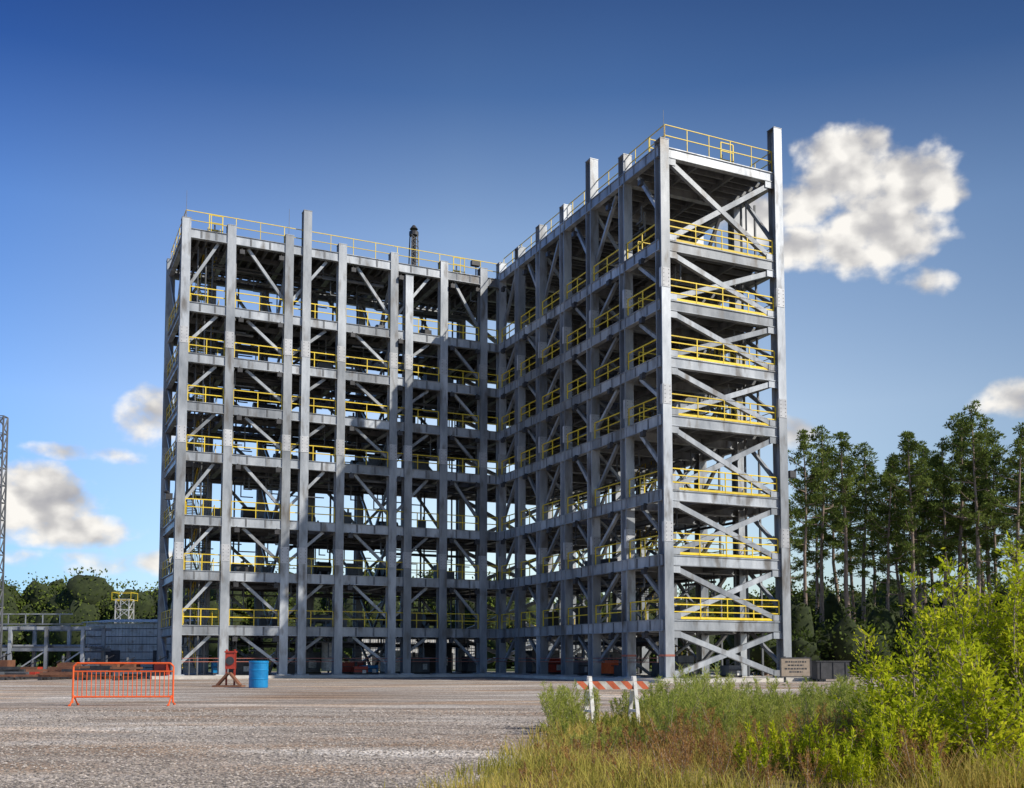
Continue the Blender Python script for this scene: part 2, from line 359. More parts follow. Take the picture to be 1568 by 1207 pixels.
# ------------------------------------------------------------------ ground
def ground_mat():
    m,nt,out=newmat('gravel_ground')
    tc=N(nt,'ShaderNodeTexCoord')
    mp=N(nt,'ShaderNodeMapping'); mp.inputs['Scale'].default_value=(0.07,0.3,1); mp.inputs['Rotation'].default_value=(0,0,R(-8))
    nt.links.new(tc.outputs['Object'],mp.inputs['Vector'])
    n1=N(nt,'ShaderNodeTexNoise'); n1.inputs['Scale'].default_value=1; n1.inputs['Detail'].default_value=7; n1.inputs['Roughness'].default_value=0.6
    nt.links.new(mp.outputs[0],n1.inputs['Vector'])
    r1=ramp(nt,[(0.34,(0.24,0.195,0.155)),(0.45,(0.33,0.28,0.235)),(0.54,(0.41,0.365,0.32)),(0.64,(0.62,0.575,0.52))])
    nt.links.new(n1.outputs['Fac'],r1.inputs['Fac'])
    v=N(nt,'ShaderNodeTexVoronoi'); v.inputs['Scale'].default_value=20; nt.links.new(tc.outputs['Object'],v.inputs['Vector'])
    v2=N(nt,'ShaderNodeTexVoronoi'); v2.inputs['Scale'].default_value=7; nt.links.new(tc.outputs['Object'],v2.inputs['Vector'])
    bw=N(nt,'ShaderNodeSeparateColor'); nt.links.new(v.outputs['Color'],bw.inputs[0])
    bw2=N(nt,'ShaderNodeSeparateColor'); nt.links.new(v2.outputs['Color'],bw2.inputs[0])
    mr=N(nt,'ShaderNodeMapRange'); mr.inputs['To Min'].default_value=0.4; mr.inputs['To Max'].default_value=1.5; nt.links.new(bw.outputs[0],mr.inputs['Value'])
    mr2=N(nt,'ShaderNodeMapRange'); mr2.inputs['To Min'].default_value=0.85; mr2.inputs['To Max'].default_value=1.15; nt.links.new(bw2.outputs[0],mr2.inputs['Value'])
    mu=N(nt,'ShaderNodeMath',operation='MULTIPLY'); nt.links.new(mr.outputs[0],mu.inputs[0]); nt.links.new(mr2.outputs[0],mu.inputs[1])
    wv=N(nt,'ShaderNodeTexWave',wave_type='RINGS',rings_direction='Z'); wv.inputs['Scale'].default_value=0.11; wv.inputs['Distortion'].default_value=3.0; wv.inputs['Detail'].default_value=2; wv.inputs['Detail Scale'].default_value=.4
    mw=N(nt,'ShaderNodeMapping'); mw.inputs['Location'].default_value=(30,60,0); nt.links.new(tc.outputs['Object'],mw.inputs['Vector']); nt.links.new(mw.outputs[0],wv.inputs['Vector'])
    wr=ramp(nt,[(.0,(.86,.85,.84)),(.35,(1,1,1)),(.8,(1,1,1)),(1,(1.2,1.19,1.18))]); nt.links.new(wv.outputs['Fac'],wr.inputs['Fac'])
    sc=N(nt,'ShaderNodeVectorMath',operation='SCALE'); nt.links.new(r1.outputs['Color'],sc.inputs[0]); nt.links.new(mu.outputs[0],sc.inputs['Scale'])
    sw=N(nt,'ShaderNodeVectorMath',operation='MULTIPLY'); nt.links.new(sc.outputs[0],sw.inputs[0]); nt.links.new(wr.outputs['Color'],sw.inputs[1])
    n3=N(nt,'ShaderNodeTexNoise'); n3.inputs['Scale'].default_value=0.9; n3.inputs['Detail'].default_value=6
    mp3=N(nt,'ShaderNodeMapping'); mp3.inputs['Scale'].default_value=(.14,.3,1); mp3.inputs['Location'].default_value=(4,2,0); nt.links.new(tc.outputs['Object'],mp3.inputs['Vector']); nt.links.new(mp3.outputs[0],n3.inputs['Vector'])
    rr=ramp(nt,[(0.48,(0,0,0)),(0.62,(.8,.8,.8))]); nt.links.new(n3.outputs['Fac'],rr.inputs['Fac'])
    mm=N(nt,'ShaderNodeMix',data_type='RGBA',blend_type='MULTIPLY'); nt.links.new(rr.outputs['Color'],mm.inputs['Factor']); nt.links.new(sw.outputs[0],mm.inputs['A']); mm.inputs['B'].default_value=(0.92,0.72,0.54,1)
    sx=N(nt,'ShaderNodeSeparateXYZ'); nt.links.new(tc.outputs['Object'],sx.inputs[0])
    fr=N(nt,'ShaderNodeMapRange'); fr.inputs['From Min'].default_value=135; fr.inputs['From Max'].default_value=150; nt.links.new(sx.outputs['Y'],fr.inputs['Value'])
    m2=N(nt,'ShaderNodeMix',data_type='RGBA'); nt.links.new(fr.outputs[0],m2.inputs['Factor']); nt.links.new(mm.outputs['Result'],m2.inputs['A']); m2.inputs['B'].default_value=(0.07,0.1,0.03,1)
    b=N(nt,'ShaderNodeBsdfPrincipled'); b.inputs['Roughness'].default_value=0.95; nt.links.new(m2.outputs['Result'],b.inputs['Base Color'])
    bp=N(nt,'ShaderNodeBump'); bp.inputs['Strength'].default_value=0.8; bp.inputs['Distance'].default_value=0.04
    nt.links.new(v.outputs['Distance'],bp.inputs['Height']); nt.links.new(bp.outputs[0],b.inputs['Normal'])
    nt.links.new(b.outputs[0],out.inputs['Surface']); return m
g=MB(); g.v=[(-3000,-200,0),(3000,-200,0),(3000,5000,0),(-3000,5000,0)]; g.f=[[0,1,2,3]]; g.m=[0]; g.n=4
g.obj('ground',[ground_mat()])
edge=[(-1.1,12),(-0.9,13.6),(-0.2,17),(0.6,21),(1.0,25.5),(1.7,28),(3.6,31),(6.5,33),(9.5,36.5),(13,41),(18,44),(40,46),(40,12)]
ed=np.array(edge)
def inside(x,y):
    x=np.asarray(x);y=np.asarray(y);c=np.zeros(len(x),bool);n=len(ed);j=n-1
    for i in range(n):
        xi,yi=ed[i];xj,yj=ed[j]
        cond=((yi>y)!=(yj>y))&(x<(xj-xi)*(y-yi)/(yj-yi+1e-9)+xi); c^=cond; j=i
    return c
n=34000
y=14+ (rng.random(n)**1.4)*22; x=(rng.random(n)-0.5)*(y*1.0); x=x-0.5
keep=~inside(x,y); x=x[keep];y=y[keep];n=len(x)
oc=np.array([[1,0,0],[-1,0,0],[0,1,0],[0,-1,0],[0,0,0.8],[0,0,-0.8]],float)
of=np.array([[0,2,4],[2,1,4],[1,3,4],[3,0,4]])
s=rng.uniform(0.008,0.026,n)*(0.8+y/40); jit=rng.uniform(0.6,1.3,(n,6,1))
an=rng.uniform(0,6.28,n); ca,sa=np.cos(an),np.sin(an)
P=oc[None]*jit*s[:,None,None]*np.array([1.3,1,0.8]); Q=P.copy(); Q[...,0]=P[...,0]*ca[:,None]-P[...,1]*sa[:,None]; Q[...,1]=P[...,0]*sa[:,None]+P[...,1]*ca[:,None]
Q+=np.stack([x,y,s*0.15],1)[:,None,:]
F=(of[None]+np.arange(n)[:,None,None]*6).reshape(-1,3)
M_stone=surf('gravel_stone',(0.19,0.165,0.14),(0.46,0.41,0.36),9,0.9,isl=.6)
add('gravel_stones',np_mesh('gravel_stones',Q.reshape(-1,3),F,[M_stone]))

# ------------------------------------------------------------------ vegetation helpers
def norm(a): return a/np.maximum(np.linalg.norm(a,axis=-1,keepdims=True),1e-6)
def leaves(P,D,L,Wd):
    n=len(P); D=norm(D); side=norm(np.cross(D,rng.normal(size=(n,3))))
    L=np.broadcast_to(L,(n,))[:,None]; Wd=np.broadcast_to(Wd,(n,))[:,None]
    V=np.stack([P,P+D*L*.5+side*Wd/2,P+D*L,P+D*L*.5-side*Wd/2],1).reshape(-1,3)
    return V,np.arange(n*4).reshape(n,4)
def tube(pts,rad,n=6):
    pts=np.asarray(pts,float); k=len(pts); V=[];F=[]
    t=np.linspace(0,2*np.pi,n,endpoint=False)
    for i in range(k):
        d=pts[min(i+1,k-1)]-pts[max(i-1,0)]; d=d/np.linalg.norm(d)
        u=np.array([0,0,1.]) if abs(d[2])<0.9 else np.array([1.,0,0]); a=np.cross(d,u);a/=np.linalg.norm(a);b=np.cross(d,a)
        V.append(pts[i]+rad[i]*(np.cos(t)[:,None]*a+np.sin(t)[:,None]*b))
    for i in range(k-1):
        for j in range(n): F.append([i*n+j,i*n+(j+1)%n,(i+1)*n+(j+1)%n,(i+1)*n+j])
    return np.concatenate(V),np.array(F)
class Acc:
    def __init__(s): s.V=[];s.F=[];s.M=[];s.n=0
    def add(s,V,F,m): s.V.append(V);s.F.append(F+s.n);s.M.append(np.full(len(F),m));s.n+=len(V)
    def mesh(s,name,mats): return np_mesh(name,np.concatenate(s.V),np.concatenate(s.F),mats,np.concatenate(s.M))

M_pine=foliage('pine_needles',[(0.05,0.078,0.024),(0.14,0.19,0.045),(0.30,0.35,0.09)],0.25,0.35)
M_leafd=foliage('broadleaf_foliage',[(0.04,0.058,0.014),(0.09,0.125,0.026),(0.17,0.21,0.05)],0.1,0.10)
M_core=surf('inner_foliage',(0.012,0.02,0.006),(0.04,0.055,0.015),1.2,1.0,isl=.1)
M_bush=foliage('sapling_leaves',[(0.18,0.24,0.015),(0.48,0.55,0.025),(0.80,0.76,0.05)],0.5,1.3)
M_grass=foliage('grass_blades',[(0.18,0.20,0.03),(0.36,0.34,0.07),(0.58,0.48,0.13),(0.5,0.30,0.12)],0.4,0.35)
M_weed=foliage('feathery_weed',[(0.18,0.24,0.05),(0.38,0.43,0.09),(0.62,0.59,0.18)],0.45,0.4)
M_dry=foliage('dry_weed',[(0.18,0.09,0.045),(0.42,0.23,0.09),(0.64,0.44,0.13)],0.35,0.6)

def pine(seed,H=28,c0=0.38,spread=4.6,dens=1.0):
    global rng
    old=rng; rng=np.random.default_rng(seed)
    A=Acc(); k=9; zz=np.linspace(0,H*0.97,k); lean=rng.normal(0,0.35,(2,))
    wob=np.cumsum(rng.normal(0,0.12,(k,2)),0)
    pts=np.column_stack([wob[:,0]+lean[0]*zz/H,wob[:,1]+lean[1]*zz/H,zz]); rad=np.linspace(0.34,0.05,k)
    V,F=tube(pts,rad,8); A.add(V,F,0)
    nb=int(48*dens); P=[];D=[];Ls=[]
    for i in range(nb):
        f=c0+(0.99-c0)*(i+rng.random())/nb; z=f*H; g=(f-c0)/(1-c0)
        prof=(0.55+1.2*g if g<0.35 else 0.95)*(1-max(0,(g-0.35)/0.65)**1.4*0.9)
        L=spread*prof*rng.uniform(0.3,1.25)
        if g<0.25 and rng.random()<0.45: continue
        az=rng.uniform(0,2*np.pi); up=rng.uniform(-0.1,0.35)+0.4*g
        c=np.array([np.interp(z,zz,pts[:,0]),np.interp(z,zz,pts[:,1]),z]); d=np.array([np.cos(az),np.sin(az),up])
        q=[c,c+d*L*.5+[0,0,-.1*L],c+d*L+[0,0,.05*L]]
        V,F=tube(q,[0.09*L/4,0.06*L/4,0.02],4); A.add(V,F,0)
        nc=int(2+L*1.2)
        for j in range(nc):
            t=rng.uniform(0.35,1.05); cc=c+d*L*t+rng.normal(0,[.3,.3,.16])*L*0.26
            m=rng.integers(34,54); r=rng.uniform(0.35,0.75)
            dd=norm(rng.normal(size=(m,3))+[0,0,0.45]); P.append(cc+dd*r*rng.uniform(0.15,0.8,(m,1))*[1,1,.5]); D.append(dd); Ls.append(rng.uniform(0.26,0.48,m))
    P=np.concatenate(P);D=np.concatenate(D);Ls=np.concatenate(Ls)
    V,F=leaves(P,D,Ls,Ls*0.3); A.add(V,F,1)
    rng=old
    return A.mesh('pine_%d'%seed,[M_bark,M_pine])
pines=[pine(11,28,.36,4.0),pine(12,28,.44,3.9),pine(13,28,.30,4.4,1.2),pine(14,28,.5,4.1,.9),pine(15,28,.4,3.5,1.0)]
def px(x,Y): return (x-784)/1600*Y
spec=[(1238,112,26.5),(1262,116,27.5),(1300,112,26.4),(1326,118,26.0),(1352,112,23.5),(1380,119,25.0),(1400,110,26),(1420,114,26.6),(1445,112,25.4),(1475,112,28),(1497,108,28.6),(1520,112,28.0),(1548,108,26.0),(1572,112,27.8),(1600,110,28),(1640,112,28),(1690,115,27),(1740,112,29),
 (1216,126,21),(1285,128,28),(1335,130,26),(1385,132,27),(1430,130,29),(1480,128,31),(1530,130,30),(1590,130,31),(1660,130,30),(1250,138,28),(1310,140,28),(1410,142,30),(1460,142,30),(1510,140,32)]
for i,(xx,Y,H) in enumerate(spec):
    s=H/28; sx=s*rng.uniform(0.85,1.1)
    add('pine_tree' if i==0 else 'pine_tree.%03d'%i,pines[int(rng.integers(0,5))],None,(px(xx,Y),Y,0),rng.uniform(0,6.28),(sx,sx,s))
th=np.linspace(0,np.pi,9); fi=np.linspace(0,2*np.pi,13)[:-1]
SPH=np.array([[np.sin(t)*np.cos(f),np.sin(t)*np.sin(f),np.cos(t)] for t in th for f in fi])
SPF=np.array([[i*12+j,(i+1)*12+j,(i+1)*12+(j+1)%12,i*12+(j+1)%12] for i in range(8) for j in range(12)])
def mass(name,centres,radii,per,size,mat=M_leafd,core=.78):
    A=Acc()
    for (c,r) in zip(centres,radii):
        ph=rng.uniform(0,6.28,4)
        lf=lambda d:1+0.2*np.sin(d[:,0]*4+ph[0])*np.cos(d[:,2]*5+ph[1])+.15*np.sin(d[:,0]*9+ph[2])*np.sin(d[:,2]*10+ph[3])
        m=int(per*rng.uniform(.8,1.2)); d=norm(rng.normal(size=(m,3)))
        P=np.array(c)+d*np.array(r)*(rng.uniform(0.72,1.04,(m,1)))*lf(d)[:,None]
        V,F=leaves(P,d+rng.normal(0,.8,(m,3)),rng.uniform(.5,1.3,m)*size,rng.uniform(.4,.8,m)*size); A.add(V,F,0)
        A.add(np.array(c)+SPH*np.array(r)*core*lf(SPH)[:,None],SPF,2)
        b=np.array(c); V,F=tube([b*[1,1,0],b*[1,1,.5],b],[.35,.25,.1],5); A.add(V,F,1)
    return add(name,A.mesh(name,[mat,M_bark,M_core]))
cs=[];rs=[]
for x in np.arange(-140,140,4.4):
    for row in range(2):
        Y=190+row*10+rng.uniform(-4,4); h=rng.uniform(13,18.5)*(1+0.06*row)
        if x>5: h*=0.9
        rr=rng.uniform(3.0,5.2); cs.append((x+rng.uniform(-2.5,2.5),Y,h-rr*1.05)); rs.append((rr*1.1,rr,rr*1.1))
        cs.append((x+rng.uniform(-2,2),Y-3,h*.36)); rs.append((rr*1.25,rr,h*.42))
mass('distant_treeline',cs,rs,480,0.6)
cs=[];rs=[]
for x in np.arange(26,75,2.4):
    for Y in (103,112,124):
        h=rng.uniform(3.0,7)+ (Y-103)*.2; cs.append((x+rng.uniform(-1,1)+(Y-103)*.08,Y+rng.uniform(-3,3),h*.5)); rs.append((2.3,2.2,h*.55))
M_under=foliage('understory_foliage',[(0.02,0.035,0.012),(0.055,0.08,0.02),(0.12,0.16,0.04)],0.15,0.3)
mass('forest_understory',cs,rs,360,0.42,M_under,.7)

def sapling(name,base,stems,spreadx,spready,hmin,hmax,seed):
    global rng
    old=rng; rng=np.random.default_rng(seed)
    A=Acc(); P=[];D=[]
    for i in range(stems):
        b=np.array([rng.uniform(-.5,.5)*spreadx,rng.uniform(-.5,.5)*spready,0]); h=rng.uniform(hmin,hmax)*(1-0.25*abs(b[0])/(spreadx*.5))
        out=np.array([b[0]*.28+rng.normal(0,.15),b[1]*.25+rng.normal(0,.15),h])
        ts=np.linspace(0,1,6); pts=np.array([b+out*t+[0.08*np.sin(t*5+i),0.08*np.cos(t*4+i),0] for t in ts])
        V,F=tube(pts,np.linspace(.028,.005,6),5); A.add(V,F,1)
        nb=32
        for j in range(nb):
            t=rng.uniform(0.08,0.98); c=b+out*t; az=rng.uniform(0,6.28); L=(1-t)*0.85+0.16; L*=rng.uniform(.6,1.2)
            d=np.array([np.cos(az),np.sin(az),rng.uniform(.35,1.1)]); d/=np.linalg.norm(d)
            V,F=tube([c,c+d*L*.5,c+d*L+[0,0,.05]],[.008,.006,.003],3); A.add(V,F,1)
            m=int(10+L*28); tt=rng.uniform(.1,1.05,(m,1)); P.append(c+d*L*tt+rng.normal(0,.045,(m,3))); dd=d+rng.normal(0,.7,(m,3)); D.append(dd)
        m=30; tt=rng.uniform(.6,1.03,(m,1)); P.append(b+out*tt+rng.normal(0,.03,(m,3))); D.append(rng.normal(0,.6,(m,3))+[0,0,.7])
    P=np.concatenate(P);D=np.concatenate(D); Ls=rng.uniform(.05,.13,len(P))
    V,F=leaves(P,D,Ls,Ls*.38); A.add(V,F,0)
    rng=old
    return add(name,A.mesh(name,[M_bush,M_bark]),None,base)
sapling('green_sapling_bush',(7.5,16.6,0),22,3.0,2.2,2.4,3.8,21)
sapling('green_sapling_bush.001',(9.2,17.6,0),16,2.0,2.2,3.0,4.5,22)
sapling('green_sapling_bush.002',(6.4,15.2,0),12,2.0,1.2,1.0,2.2,23)

M_soil=surf('verge_soil',(0.18,0.12,0.05),(0.34,0.26,0.12),1.2,0.95,fine=25,bump=.4)
me=bpy.data.meshes.new('grass_verge'); me.from_pydata([(a+.25,b,0.004) for a,b in edge],[],[list(range(len(edge)))[::-1]]); me.materials.append(M_soil); me.update(); 
add('grass_verge_soil',me)
def blades(P,H,Wd,lean):
    n=len(P); an=rng.uniform(0,6.28,n); s=np.stack([np.cos(an),np.sin(an),np.zeros(n)],1)*Wd[:,None]/2
    az=rng.uniform(0,6.28,n); l=np.stack([np.cos(az),np.sin(az),np.zeros(n)],1)*(lean*H)[:,None]
    z=np.array([0,0,1.]); Hc=H[:,None]
    V=np.stack([P-s,P+s,P+l*.35+z*Hc*.6+s*.7,P+l*.35+z*Hc*.6-s*.7,P+l+z*Hc+s*.1,P+l+z*Hc-s*.1],1).reshape(-1,3)
    b=np.arange(n)[:,None]*6; F=np.concatenate([b+[0,1,2,3],b+[3,2,4,5]],0); return V,F
n=140000; x=rng.uniform(-1.9,20,n); y=13+(rng.random(n)**1.3)*32; xe=x+rng.normal(0,.22,n)+.25*np.sin(y*2.1)
den=np.sin(x*1.3+np.sin(y*.9))*np.cos(y*.8+x*.4)
k=inside(xe,y)&(np.abs(x)<y*.56)&(rng.random(n)<.70+.45*den); x=x[k];y=y[k];den=den[k]; n=len(x)
H=rng.uniform(.10,.42,n)*(1+.6*den)*np.clip(.5+(x+1)*.12,.45,1.1)
V,F=blades(np.stack([x,y,np.zeros(n)],1),H,rng.uniform(.008,.02,n)*(y/16),rng.uniform(.05,.9,n))
add('grass',np_mesh('grass',V,F,[M_grass]))
def weeds(name,pts,hts,mat,leafn=150,fine=1.0):
    A=Acc();P=[];D=[];Ls=[];Ws=[]
    for (x,y),h in zip(pts,hts):
        for s in range(int(rng.integers(3,6))):
            b=np.array([x+rng.normal(0,.07),y+rng.normal(0,.07),0]); o=np.array([rng.normal(0,.26)*h,rng.normal(0,.26)*h,h*rng.uniform(.6,1.15)])
            V,F=tube([b,b+o*.5,b+o],[.008,.006,.003],3); A.add(V,F,1)
            m=leafn; t=rng.random((m,1))**.7; P.append(b+o*t+rng.normal(0,.055,(m,3))*h*(1.2-t)); dd=rng.normal(0,.55,(m,3))+[0,0,.8]; D.append(dd); Ls.append(rng.uniform(.06,.16,m)*h); Ws.append(rng.uniform(.006,.012,m)*(y/16)*fine)
    V,F=leaves(np.concatenate(P),np.concatenate(D),np.concatenate(Ls),np.concatenate(Ws)); A.add(V,F,0)
    add(name,A.mesh(name,[mat,M_bark]))
def sample(n,x0,x1,y0,y1,gap=False):
    x=rng.uniform(x0,x1,n*5);y=rng.uniform(y0,y1,n*5);k=inside(x-.25,y)&inside(x+.1,y)
    if gap: k&=~((x/y<.137)&(y<27.5)&(y>20)) 
    return list(zip(x[k][:n],y[k][:n]))
def hts(p,lo,hi):
    return [rng.uniform(lo,hi)*(.85+.3*math.sin(a*1.7+b*.6)*math.cos(b*1.1)) *(0.55 if (a/b<.14 and b<27.5) else 1) for a,b in p]
p=sample(200,.8,9,18,31,True); weeds('feathery_weeds',p,hts(p,.7,1.3),M_weed)
p=sample(45,.8,4,19,26); weeds('feathery_weeds.002',p,hts(p,.65,1.0),M_weed)
p=[(1.15+rng.uniform(-.25,.35),rng.uniform(23.5,26)) for _ in range(9)]; weeds('feathery_weeds.003',p,[rng.uniform(.7,1.05) for _ in p],M_weed)
p=sample(70,7,18,26,42); weeds('feathery_weeds.001',p,hts(p,.6,1.1),M_weed)
p=sample(190,.1,6.5,13.6,21.5); weeds('dry_weeds',p,hts(p,.35,.85),M_dry,120)
p=sample(60,3.5,7,13.4,17); weeds('yellow_weeds',p,hts(p,.4,.9),M_bush,110,2.5)

# ------------------------------------------------------------------ street furniture & props
def crowd_barrier(name,c,rz,w=3.6,h=1.55):
    m=MB(); r=.035
    def t(p,q,rr=r): m.cyl(p,q,rr,n=8)
    t((-w/2+.12,0,h),(w/2-.12,0,h)); t((-w/2,0,.32),(w/2,0,.32)); t((-w/2,0,.1),(-w/2,0,h-.12)); t((w/2,0,.1),(w/2,0,h-.12))
    t((-w/2,0,h-.12),(-w/2+.12,0,h)); t((w/2,0,h-.12),(w/2-.12,0,h)); t((-w/2,0,h-.3),(w/2,0,h-.3),.025)
    for i in range(1,22):
        x=-w/2+w*i/22; t((x,0,.32),(x,0,h-.3),.016)
    for s in (-1,1):
        x=s*(w/2-.05); t((x,-.42,.02),(x,0,.36),.03); t((x,.42,.02),(x,0,.36),.03); t((x,-.5,.03),(x,-.4,.03),.04); t((x,.5,.03),(x,.4,.03),.04)
    return m.obj(name,[M_orange],None,loc=c,rotz=rz)
crowd_barrier('crowd_control_barrier',(-14.3,38.6,0),R(4))
def drum(name,c,r=.56,h=1.6):
    prof=[(0,0),(r*.96,0),(r,.05),(r,h*.3),(r*1.03,h*.32),(r*1.03,h*.345),(r,h*.36),(r,h*.62),(r*1.03,h*.64),(r*1.03,h*.665),(r,h*.68),(r,h*.9),(r*1.04,h*.93),(r*1.04,h*.98),(r*.97,h),(r*.93,h*.965),(0,h*.96)]
    n=28;V=[];F=[]
    for (rr,z) in prof:
        for i in range(n): V.append((rr*math.cos(i*2*math.pi/n),rr*math.sin(i*2*math.pi/n),z))
    for k in range(len(prof)-1):
        for i in range(n): F.append([k*n+i,k*n+(i+1)%n,(k+1)*n+(i+1)%n,(k+1)*n+i])
    me=bpy.data.meshes.new(name); me.from_pydata(V,[],F); me.materials.append(M_blue); me.update()
    add(name,me,None,c)
drum('blue_plastic_drum',(-15.1,62.5,0))
m=MB(); m.box(-.9,.9,-.5,.5,0,.1,1)
m.beam((-.7,0,.1),(-.05,0,.85),.5,.12,1); m.beam((.7,0,.1),(.05,0,.85),.5,.12,1); m.beam((-.25,.3,.1),(-.25,.3,2.3),.1,.1,0); m.beam((.25,.3,.1),(.25,.3,2.3),.1,.1,0)
m.box(-.3,.3,.15,.45,1.1,2.1,0); m.cyl((0,.1,1.6),(0,.16,1.6),.26,n=14,mi=2); m.box(-.34,.34,.1,.5,2.1,2.2,0)
m.obj('red_fire_hose_stand',[M_red,M_rust,M_dark],None,loc=(-17.4,64.5,0))
def stripe_mat():
    m,nt,out=newmat('barricade_stripes'); tc=N(nt,'ShaderNodeTexCoord'); sp=N(nt,'ShaderNodeSeparateXYZ'); nt.links.new(tc.outputs['Object'],sp.inputs[0])
    a=N(nt,'ShaderNodeMath',operation='ADD'); nt.links.new(sp.outputs[0],a.inputs[0]); nt.links.new(sp.outputs[2],a.inputs[1])
    b=N(nt,'ShaderNodeMath',operation='MULTIPLY'); b.inputs[1].default_value=2.6; nt.links.new(a.outputs[0],b.inputs[0])
    f=N(nt,'ShaderNodeMath',operation='FRACT'); nt.links.new(b.outputs[0],f.inputs[0])
    g=N(nt,'ShaderNodeMath',operation='GREATER_THAN'); g.inputs[1].default_value=.5; nt.links.new(f.outputs[0],g.inputs[0])
    no=N(nt,'ShaderNodeTexNoise'); no.inputs['Scale'].default_value=5; no.inputs['Detail'].default_value=6; nt.links.new(tc.outputs['Object'],no.inputs['Vector'])
    mx=N(nt,'ShaderNodeMix',data_type='RGBA'); nt.links.new(g.outputs[0],mx.inputs['Factor']); mx.inputs['A'].default_value=(.6,.57,.53,1); mx.inputs['B'].default_value=(.62,.14,.06,1)
    r2=ramp(nt,[(.45,(1,1,1)),(.75,(.55,.5,.45))]); nt.links.new(no.outputs['Fac'],r2.inputs['Fac'])
    vm=N(nt,'ShaderNodeVectorMath',operation='MULTIPLY'); nt.links.new(mx.outputs['Result'],vm.inputs[0]); nt.links.new(r2.outputs['Color'],vm.inputs[1])
    s=N(nt,'ShaderNodeBsdfPrincipled'); s.inputs['Roughness'].default_value=.5; nt.links.new(vm.outputs[0],s.inputs['Base Color']); nt.links.new(s.outputs[0],out.inputs['Surface']); return m
m=MB()
m.box(-.93,.93,-.10,-.07,.95,1.15,1)
for s in (-.58,.58):
    m.beam((s,-.38,0),(s,-.04,1.27),.09,.05); m.beam((s,.38,0),(s,.04,1.27),.09,.05); m.box(s-.03,s+.03,-.26,.26,.38,.44)
m.obj('striped_road_barricade',[M_white,stripe_mat()],None,loc=(2.5,26.3,0),rotz=R(12))
m=MB(); m.box(-1.1,1.1,-.03,.03,.45,1.75,1); m.box(-1.2,1.2,-.05,-.031,1.75,1.83,0); m.box(-1.2,1.2,-.05,-.031,.37,.45,0); m.box(-1.2,-1.1,-.05,.031,.37,1.83,0); m.box(1.1,1.2,-.05,.031,.37,1.83,0)
for s in (-.8,.8): m.box(s-.07,s+.07,.035,.15,0,1.9,0)
for i,(a,b,z) in enumerate(((-.8,.8,1.45),(-.6,.6,1.2),(-.85,.85,.95),(-.5,.5,.72))):
    xx=a
    while xx<b:
        w=rng.uniform(.08,.22); m.box(xx,min(xx+w,b),-.04,-.034,z,z+.11,0); xx+=w+.06
m.obj('site_notice_sign',[M_dark,M_sign],None,loc=(20.7,76.5,0),rotz=R(8))
m=MB(); m.box(-1.3,1.3,-.7,.7,.2,1.5); m.box(-1.4,1.4,-.75,.75,1.5,1.58); 
for s in (-1,0,1): m.box(s-.04,s+.04,-.76,-.705,.25,1.45)
for s in (-1,1): m.cyl((s,-.6,.12),(s,-.4,.12),.12,n=10); m.cyl((s,.4,.12),(s,.6,.12),.12,n=10)
m.obj('waste_skip',[M_dark],None,loc=(24.2,80,0),rotz=R(10))
def shed(name,x0,x1,y,d,h,mat,slope=.6):
    m=MB(); n=int((x1-x0)/.35)
    for i in range(n):
        x=x0+(x1-x0)*i/n; w=(x1-x0)/n
        m.box(x,x+w*.5,y-.04,y+.0,0.2,h,0); m.box(x+w*.5,x+w,y-.001,y+.04,0.2,h,0)
    m.box(x0,x1,y+.05,y+d,0.2,h-.01,0)
    ns=int((x1-x0)/.8)
    for i in range(ns):
        xa=x0-.3+(x1-x0+.6)*i/ns; wa=(x1-x0+.6)/ns
        m.beam((xa+wa/2,y-.5,h+.08+.03*(i%2)),(xa+wa/2,y+d+.3,h+slope+.08+.03*(i%2)),wa-.01,.06,0)
    for k in range(int((x1-x0)/5)): 
        xx=x0+2+k*5; m.box(xx,xx+1.6,y-.07,y-.042,.2,2.6,1)
    for z in np.arange(.8,h,.8): m.box(x0,x1,y-.06,y-.045,z,z+.07,1)
    return m.obj(name,[mat,M_dark])
shed('corrugated_metal_shed',-44,-34,108,8,5.4,M_corr)
shed('white_metal_building',-22,-4,150,10,5.6,M_white)
shed('corrugated_metal_shed.001',2,18,152,9,5,M_corr)
m=MB()
for x in np.arange(-64,-40,3.4):
    for y in (98,103): m.beam((x,y,0),(x,y,4.7),.3,.3)
    m.beam((x,98,4.6),(x,103,4.9),.25,.3); m.beam((x,98,2.6),(x,103,2.6),.2,.2)
for y in (98,103):
    for z in (2.6,4.6): m.beam((-66,y,z),(-39.5,y,z),.2,.3)
for i in range(9):
    x=-64+i*3.4
    if i<7: m.beam((x,98,.2),(x+3.4,98,2.5),.12,.12)
for k in range(7): m.cyl((-66,98.6+k*.6,2.9),(-40,98.6+k*.6,2.9),.16,n=7)
m.beam((-66,97,4.95),(-39.8,97,4.95),.08,.1); m.box(-66,-50,96.8,103.5,5.0,5.12)
for k in range(4): m.beam((-47+k*1.6,97.5,4.9),(-47+k*1.6,97.5,5.9),.08,.08)
m.beam((-48,97.5,5.9),(-41,97.5,5.9),.08,.08)
m.obj('steel_pipe_rack',[M_steel])
m=MB()
for i in range(56):
    x=rng.uniform(-56,-31); y=rng.uniform(84,92); L=rng.uniform(1.5,5); z=rng.uniform(.2,1.0)
    m.beam((x,y,z),(x+L,y+rng.uniform(-.5,.5),z),rng.uniform(.12,.3),rng.uniform(.15,.4),[0,2,0,3,2,0,3][int(rng.integers(0,7))])
for x in np.arange(-56,-31,3): m.box(x,x+.3,84,92,0,.2,2)
